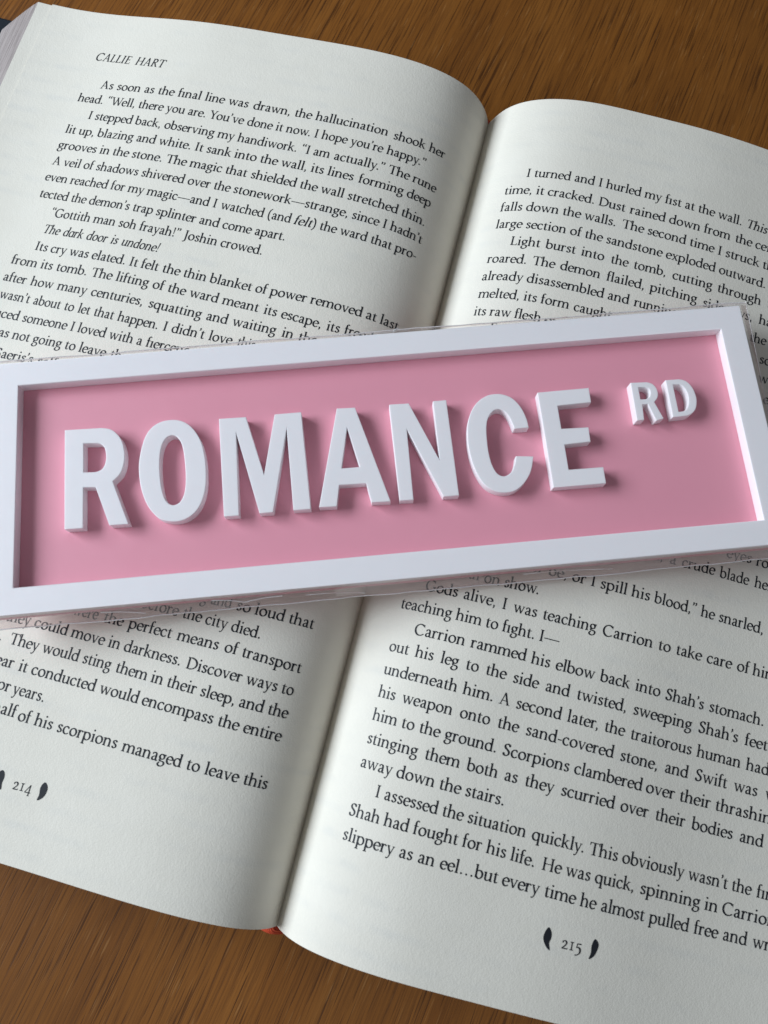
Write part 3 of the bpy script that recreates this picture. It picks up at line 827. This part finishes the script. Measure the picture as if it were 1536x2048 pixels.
# ---------------------------------------------------------------- the sign
SG = {'W': 89.3, 'H': 25.48349, 'w': 6.27157, 'd': 3.43139}
S_ROT = Matrix([[0.92598, -0.33083, -0.18197], [0.33909, 0.94063, 0.01535], [0.16609, -0.07592, 0.98318]])
S_POS = Vector([-7.23856, -2.74754, 24.13913])
sw, sh, sb, sd = SG['W'], SG['H'], SG['w'], SG['d']
BASE = 3.1
sign = thing('street_sign', W(S_POS), 'pink sign with raised white frame and letters ROMANCE RD, lying across the open book', 'sign')
sign.rotation_mode = 'QUATERNION'
sign.rotation_quaternion = (BOOK @ S_ROT).to_quaternion()
def outline_mesh(name, loops, z0, z1, bev, mat, parent):
    cu = bpy.data.curves.new(name, 'CURVE')
    cu.dimensions = '2D'; cu.fill_mode = 'BOTH'
    cu.extrude = ((z1 - z0) / 2 - bev) * MM; cu.bevel_depth = bev * MM; cu.bevel_resolution = 2; cu.offset = -bev * MM
    for lp in loops:
        sp = cu.splines.new('POLY'); sp.points.add(len(lp) - 1)
        for i, (x, y) in enumerate(lp): sp.points[i].co = (x * MM, y * MM, 0, 1)
        sp.use_cyclic_u = True
    tmp = bpy.data.objects.new(name + '_outline', cu)
    col.objects.link(tmp)
    dg = bpy.context.evaluated_depsgraph_get(); dg.update()
    me = bpy.data.meshes.new_from_object(tmp.evaluated_get(dg))
    bpy.data.objects.remove(tmp, do_unlink=True); bpy.data.curves.remove(cu)
    me.name = name
    me.materials.clear()
    o = link(name, me, mat, parent)
    for v in me.vertices: v.co.z += (z0 + z1) / 2 * MM
    me.polygons.foreach_set('use_smooth', [True] * len(me.polygons))
    me.set_sharp_from_angle(angle=math.radians(32))
    return o
def rect(a, b): return [(-a, -b), (a, -b), (a, b), (-a, b)]
outline_mesh('frame', [rect(sw + sb, sh + sb), rect(sw, sh)], -sd, 0.0, 0.18, white, sign)
outline_mesh('back_panel', [rect(sw + sb - 0.05, sh + sb - 0.05)], -sd - BASE, -sd - 0.004, 0.08, pink, sign)
LETTERS = [
    ['R', [['c', -77.81, 12.68], ['c', -77.68, -12.45], ['c', -73.32, -12.6], ['c', -73.3, -2.42], ['c', -70.37, -2.64], ['c', -67.15, -12.4], ['c', -62.61, -12.56], ['c', -66.26, -1.56], ['s', -64.53, 0.13], ['s', -63.66, 2.18], ['s', -63.33, 4.42], ['s', -63.51, 6.86], ['s', -64.37, 9.51], ['s', -66.37, 11.74], ['t', -69.03, 12.49]], [['c', -73.28, 8.82], ['c', -73.26, 1.35], ['t', -70.44, 1.2], ['s', -68.69, 1.91], ['s', -67.88, 3.76], ['s', -67.85, 5.77], ['s', -68.34, 7.57], ['t', -69.67, 8.61]]],
    ['O', [['s', -51.46, 13.06], ['s', -54.79, 12.62], ['s', -57.38, 10.66], ['s', -58.96, 7.26], ['s', -59.92, 2.24], ['s', -59.74, -2.29], ['s', -58.93, -6.04], ['s', -57.5, -9.29], ['s', -55.21, -11.9], ['s', -52.15, -12.88], ['s', -49.3, -12.62], ['s', -46.78, -11.05], ['s', -45.02, -8.35], ['s', -44.07, -5.03], ['s', -43.81, -1.35], ['s', -43.97, 2.67], ['s', -44.78, 6.8], ['s', -46.45, 10.09], ['s', -48.68, 12.21]], [['s', -51.57, 8.99], ['s', -52.85, 8.67], ['s', -53.89, 7.48], ['s', -54.66, 5.12], ['s', -54.96, 1.79], ['s', -54.83, -2.47], ['s', -54.33, -5.67], ['s', -53.51, -7.78], ['s', -52.17, -8.79], ['s', -50.79, -8.55], ['s', -49.72, -7.4], ['s', -49.0, -5.24], ['s', -48.73, -1.96], ['s', -48.85, 2.31], ['s', -49.32, 5.99], ['s', -50.32, 8.25]]],
    ['M', [['c', -40.15, 12.3], ['c', -40.0, -12.73], ['c', -36.41, -12.87], ['c', -36.15, 8.51], ['c', -31.5, -12.73], ['c', -28.26, -12.76], ['c', -23.67, 8.48], ['c', -23.39, -12.69], ['c', -19.2, -12.81], ['c', -19.81, 12.28], ['c', -26.4, 12.26], ['c', -29.9, -3.25], ['c', -33.48, 12.2]], None],
    ['A', [['c', -10.95, 12.44], ['c', -17.2, -12.5], ['c', -12.93, -12.71], ['c', -11.95, -7.42], ['c', -5.38, -7.54], ['c', -4.51, -12.44], ['c', 0.08, -12.67], ['c', -6.41, 12.31]], [['c', -8.83, 7.32], ['c', -11.06, -3.25], ['c', -6.58, -3.3]]],
    ['N', [['c', 2.13, 12.33], ['c', 2.28, -12.61], ['c', 5.62, -12.78], ['c', 5.82, 5.54], ['c', 12.91, -12.58], ['c', 16.71, -12.66], ['c', 16.46, 12.29], ['c', 13.1, 12.25], ['c', 13.03, -3.33], ['c', 7.03, 12.23]], None],
    ['C', [['c', 36.01, 3.14], ['s', 35.84, 5.28], ['s', 34.97, 8.37], ['s', 33.24, 11.05], ['s', 31.18, 12.36], ['s', 29.12, 12.8], ['s', 26.85, 12.55], ['s', 24.45, 11.27], ['s', 22.54, 9.06], ['s', 21.28, 6.25], ['s', 20.62, 3.0], ['s', 20.46, -0.81], ['s', 20.89, -4.63], ['s', 21.87, -8.07], ['s', 23.32, -10.68], ['s', 25.41, -12.3], ['s', 27.87, -12.94], ['s', 30.46, -12.65], ['s', 33.08, -10.77], ['s', 35.03, -7.93], ['c', 36.09, -4.39], ['c', 31.81, -3.95], ['s', 31.28, -5.84], ['s', 30.34, -7.64], ['s', 29.05, -8.64], ['s', 27.8, -8.74], ['s', 26.56, -7.83], ['s', 25.68, -5.61], ['s', 25.27, -2.6], ['s', 25.29, 0.94], ['s', 25.58, 4.21], ['s', 26.27, 6.5], ['s', 27.54, 8.14], ['s', 28.97, 8.68], ['s', 30.35, 8.17], ['s', 31.54, 6.39], ['c', 32.41, 3.18]], None],
    ['E', [['c', 39.54, 12.24], ['c', 39.79, -12.76], ['c', 52.8, -12.88], ['c', 52.82, -8.65], ['c', 44.22, -8.57], ['c', 44.2, -2.07], ['c', 50.77, -1.9], ['c', 50.88, 1.94], ['c', 44.07, 2.14], ['c', 44.04, 8.26], ['c', 52.61, 8.43], ['c', 52.65, 12.38]], None],
    ['R', [['c', 63.38, 12.8], ['c', 63.25, 2.6], ['c', 65.07, 2.61], ['c', 65.35, 6.73], ['c', 66.78, 6.74], ['c', 68.07, 2.17], ['c', 70.01, 2.55], ['c', 68.47, 7.12], ['s', 69.4, 8.1], ['s', 69.79, 9.3], ['s', 69.67, 10.73], ['s', 68.87, 12.01], ['t', 67.4, 12.64]], [['c', 65.13, 11.38], ['c', 65.11, 8.13], ['t', 66.39, 8.06], ['s', 67.4, 8.54], ['s', 67.89, 9.65], ['s', 67.72, 10.76], ['t', 66.74, 11.33]]],
    ['D', [['c', 72.36, 12.72], ['c', 72.36, 2.71], ['t', 75.85, 2.75], ['s', 77.27, 3.21], ['s', 78.46, 4.33], ['s', 79.09, 6.0], ['s', 79.26, 7.75], ['s', 78.81, 10.1], ['s', 77.58, 11.96], ['t', 75.79, 12.69]], [['c', 74.03, 11.36], ['c', 74.07, 3.99], ['t', 75.18, 3.99], ['s', 76.16, 4.5], ['s', 76.87, 5.67], ['s', 77.21, 7.14], ['s', 77.18, 8.82], ['s', 76.61, 10.44], ['t', 75.6, 11.29]]],
]
def outline(pts):
    """'c' corner, 't' corner where a curve starts or ends tangentially, 's' smooth"""
    n = len(pts); out = []
    for i in range(n):
        f0, x0, y0 = pts[i]; f1, x1, y1 = pts[(i + 1) % n]
        out.append((x0, y0))
        if 's' in (f0, f1):
            p0 = pts[i - 1]; p3 = pts[(i + 2) % n]
            a = (p0[1], p0[2]) if f0 != 'c' else (x0, y0); d = (p3[1], p3[2]) if f1 != 'c' else (x1, y1)
            if f0 == 't':   # leave along the straight edge before it
                l = math.hypot(x0 - p0[1], y0 - p0[2]); m = math.hypot(x1 - x0, y1 - y0); a = (x0 - (x0 - p0[1]) / l * m, y0 - (y0 - p0[2]) / l * m)
            if f1 == 't':
                l = math.hypot(p3[1] - x1, p3[2] - y1); m = math.hypot(x1 - x0, y1 - y0); d = (x1 + (p3[1] - x1) / l * m, y1 + (p3[2] - y1) / l * m)
            for k in range(1, 6):
                t = k / 6
                out.append(tuple(0.5 * (2 * b + (c - e) * t + (2 * e - 5 * b + 4 * c - g) * t * t + (3 * b - e - 3 * c + g) * t ** 3)
                                 for e, b, c, g in ((a[0], x0, x1, d[0]), (a[1], y0, y1, d[1]))))
    return out
for ch, o_, i_ in LETTERS:
    outline_mesh('letter', [outline(o_)] + ([outline(i_)] if i_ else []), -sd + 0.002, -0.15, 0.13, white, sign)

# ---------------------------------------------------------------- clear sleeve round the sign
sleeve = thing('plastic_sleeve', W(S_POS), 'clear cellophane sleeve wrapped round the pink sign, its sealed edges sticking out', 'packaging')
sleeve.rotation_mode = 'QUATERNION'
sleeve.rotation_quaternion = (BOOK @ S_ROT).to_quaternion()
def wob(x, a, seed): return a * (noise.noise(Vector((x * 0.05, seed, 0))) + 0.5 * noise.noise(Vector((x * 0.17, seed, 3))))
Y1 = sh + sb; X1 = sw + sb
XS = [-X1 - 3.0 + i * (2 * X1 + 5.1) / 420 for i in range(421)]
def crease(x, y, a):
    n1 = noise.noise(Vector((x * 0.55 + y * 0.3, y * 0.25, 20.0))); n2 = noise.noise(Vector((x * 0.16, y * 0.1, 33.0)))
    return a * (1.0 - min(1.0, abs(n1) * 3.2)) * max(0.0, 0.25 + 1.6 * n2)
TH = sd + BASE
def loft(name, profile, mat, xs=XS):
    V, F = [], []
    for x in xs:
        P = profile(x); n = len(P)
        for (y, z) in P: V.append((x * MM, y * MM, z * MM))
    for i in range(len(xs) - 1):
        for j in range(n - 1):
            F.append((i * n + j, i * n + j + 1, (i + 1) * n + j + 1, (i + 1) * n + j))
    return mesh(name, V, F, mat, sleeve)
loft('film_sheet', lambda x: [(-Y1 - 0.15, 0.12), (-Y1 + 6, 0.16), (-10, 0.22 + wob(x, .05, 1)), (10, 0.22 + wob(x, .05, 2)), (Y1 - 6, 0.16), (Y1 + 0.15, 0.12)], film_top)
def top_edge(x): return Y1 + 1.35 + wob(x, .35, 5)
def bot_edge(x): return -Y1 - 2.25 - wob(x, .55, 9)
loft('folded_edge', lambda x: [(Y1 + 0.15, 0.12), (Y1 + 0.55 + wob(x, .15, 6), -0.5), (Y1 + 0.9 + wob(x, .2, 7), -0.9 + wob(x, .2, 8) + crease(x, 3, .55)), (top_edge(x), -1.3 + wob(x, .3, 11))], film_fold)
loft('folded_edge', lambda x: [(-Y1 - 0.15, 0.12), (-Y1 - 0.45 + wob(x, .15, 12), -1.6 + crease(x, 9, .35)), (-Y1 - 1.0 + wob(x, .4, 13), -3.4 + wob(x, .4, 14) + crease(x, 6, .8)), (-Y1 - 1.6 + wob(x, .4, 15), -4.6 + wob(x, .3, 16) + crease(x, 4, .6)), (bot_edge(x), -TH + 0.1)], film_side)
loft('film_sheet', lambda x: [(top_edge(x), -1.3 + wob(x, .3, 11)), (Y1 + 0.6, -3.2), (Y1 - 0.4, -TH - 0.08), (0, -TH - 0.1), (-Y1, -TH - 0.08), (bot_edge(x), -TH + 0.1)], film_top)
def tube(name, pts, r, mat):
    V, F = [], []; n = 6
    for i, p in enumerate(pts):
        a = Vector(pts[max(i - 1, 0)]); b = Vector(pts[min(i + 1, len(pts) - 1)]); t = (b - a).normalized()
        u = t.cross(Vector((0, 0, 1))).normalized(); w = u.cross(t)
        for k in range(n):
            q = Vector(p) + (u * math.cos(2 * math.pi * k / n) + w * math.sin(2 * math.pi * k / n)) * r
            V.append(q * MM)
    for i in range(len(pts) - 1):
        for k in range(n): F.append((i * n + k, i * n + (k + 1) % n, (i + 1) * n + (k + 1) % n, (i + 1) * n + k))
    return mesh(name, V, F, mat, sleeve)
tube('seam', [(x, top_edge(x), -1.3 + wob(x, .3, 11)) for x in XS], 0.14, film_seam)
tube('seam', [(x, bot_edge(x), -TH + 0.1) for x in XS], 0.17, film_seam)
xe = XS[-1]
# small sharp wrinkles at the gathered film edges, glints put in as white tubes
for (ax, ay, az, bx, by, bz, r) in ((5.0, Y1 + 0.1, 0.15, 6.6, Y1 + 1.3, -0.4, 0.20), (-44.0, -Y1 - 0.7, -1.6, -36.5, -Y1 - 1.5, -3.4, 0.13), (-36.5, -Y1 - 1.5, -3.4, -27.5, -Y1 - 1.0, -2.4, 0.12),
                                    (-70.0, -Y1 - 1.0, -2.4, -60.0, -Y1 - 1.8, -4.2, 0.12), (-22.0, -Y1 - 1.2, -3.0, -8.0, -Y1 - 1.7, -4.6, 0.11), (30.0, -Y1 - 1.0, -3.0, 52.0, -Y1 - 1.5, -4.2, 0.10), (60.0, Y1 + 0.4, -0.3, 78.0, Y1 + 0.9, -0.8, 0.10)):
    tube('wrinkle_glint', [(ax + (bx - ax) * i / 12, ay + (by - ay) * i / 12 + 0.25 * math.sin(math.pi * i / 12), az + (bz - az) * i / 12) for i in range(13)], r, film_seam)
tube('seam', [(xe, y, -0.6 - 3.2 * (Y1 + 1.3 - y) / (2 * Y1)) for y in [(-Y1 - 2.0) + i * (2 * Y1 + 3.3) / 40 for i in range(41)]], 0.09, film_seam)
V, F = [], []
for i in range(41):
    y = -Y1 - 0.1 + i * (2 * Y1 + 0.2) / 40
    zc = -0.6 - 3.2 * (Y1 + 1.3 - y) / (2 * Y1)
    for (x, z) in ((X1 + 0.2, 0.13), (X1 + 1.0, zc * 0.5), (xe, zc)): V.append((x * MM, y * MM, z * MM))
for i in range(40):
    for j in range(2): F.append((i * 3 + j, i * 3 + j + 1, i * 3 + j + 4, i * 3 + j + 3))
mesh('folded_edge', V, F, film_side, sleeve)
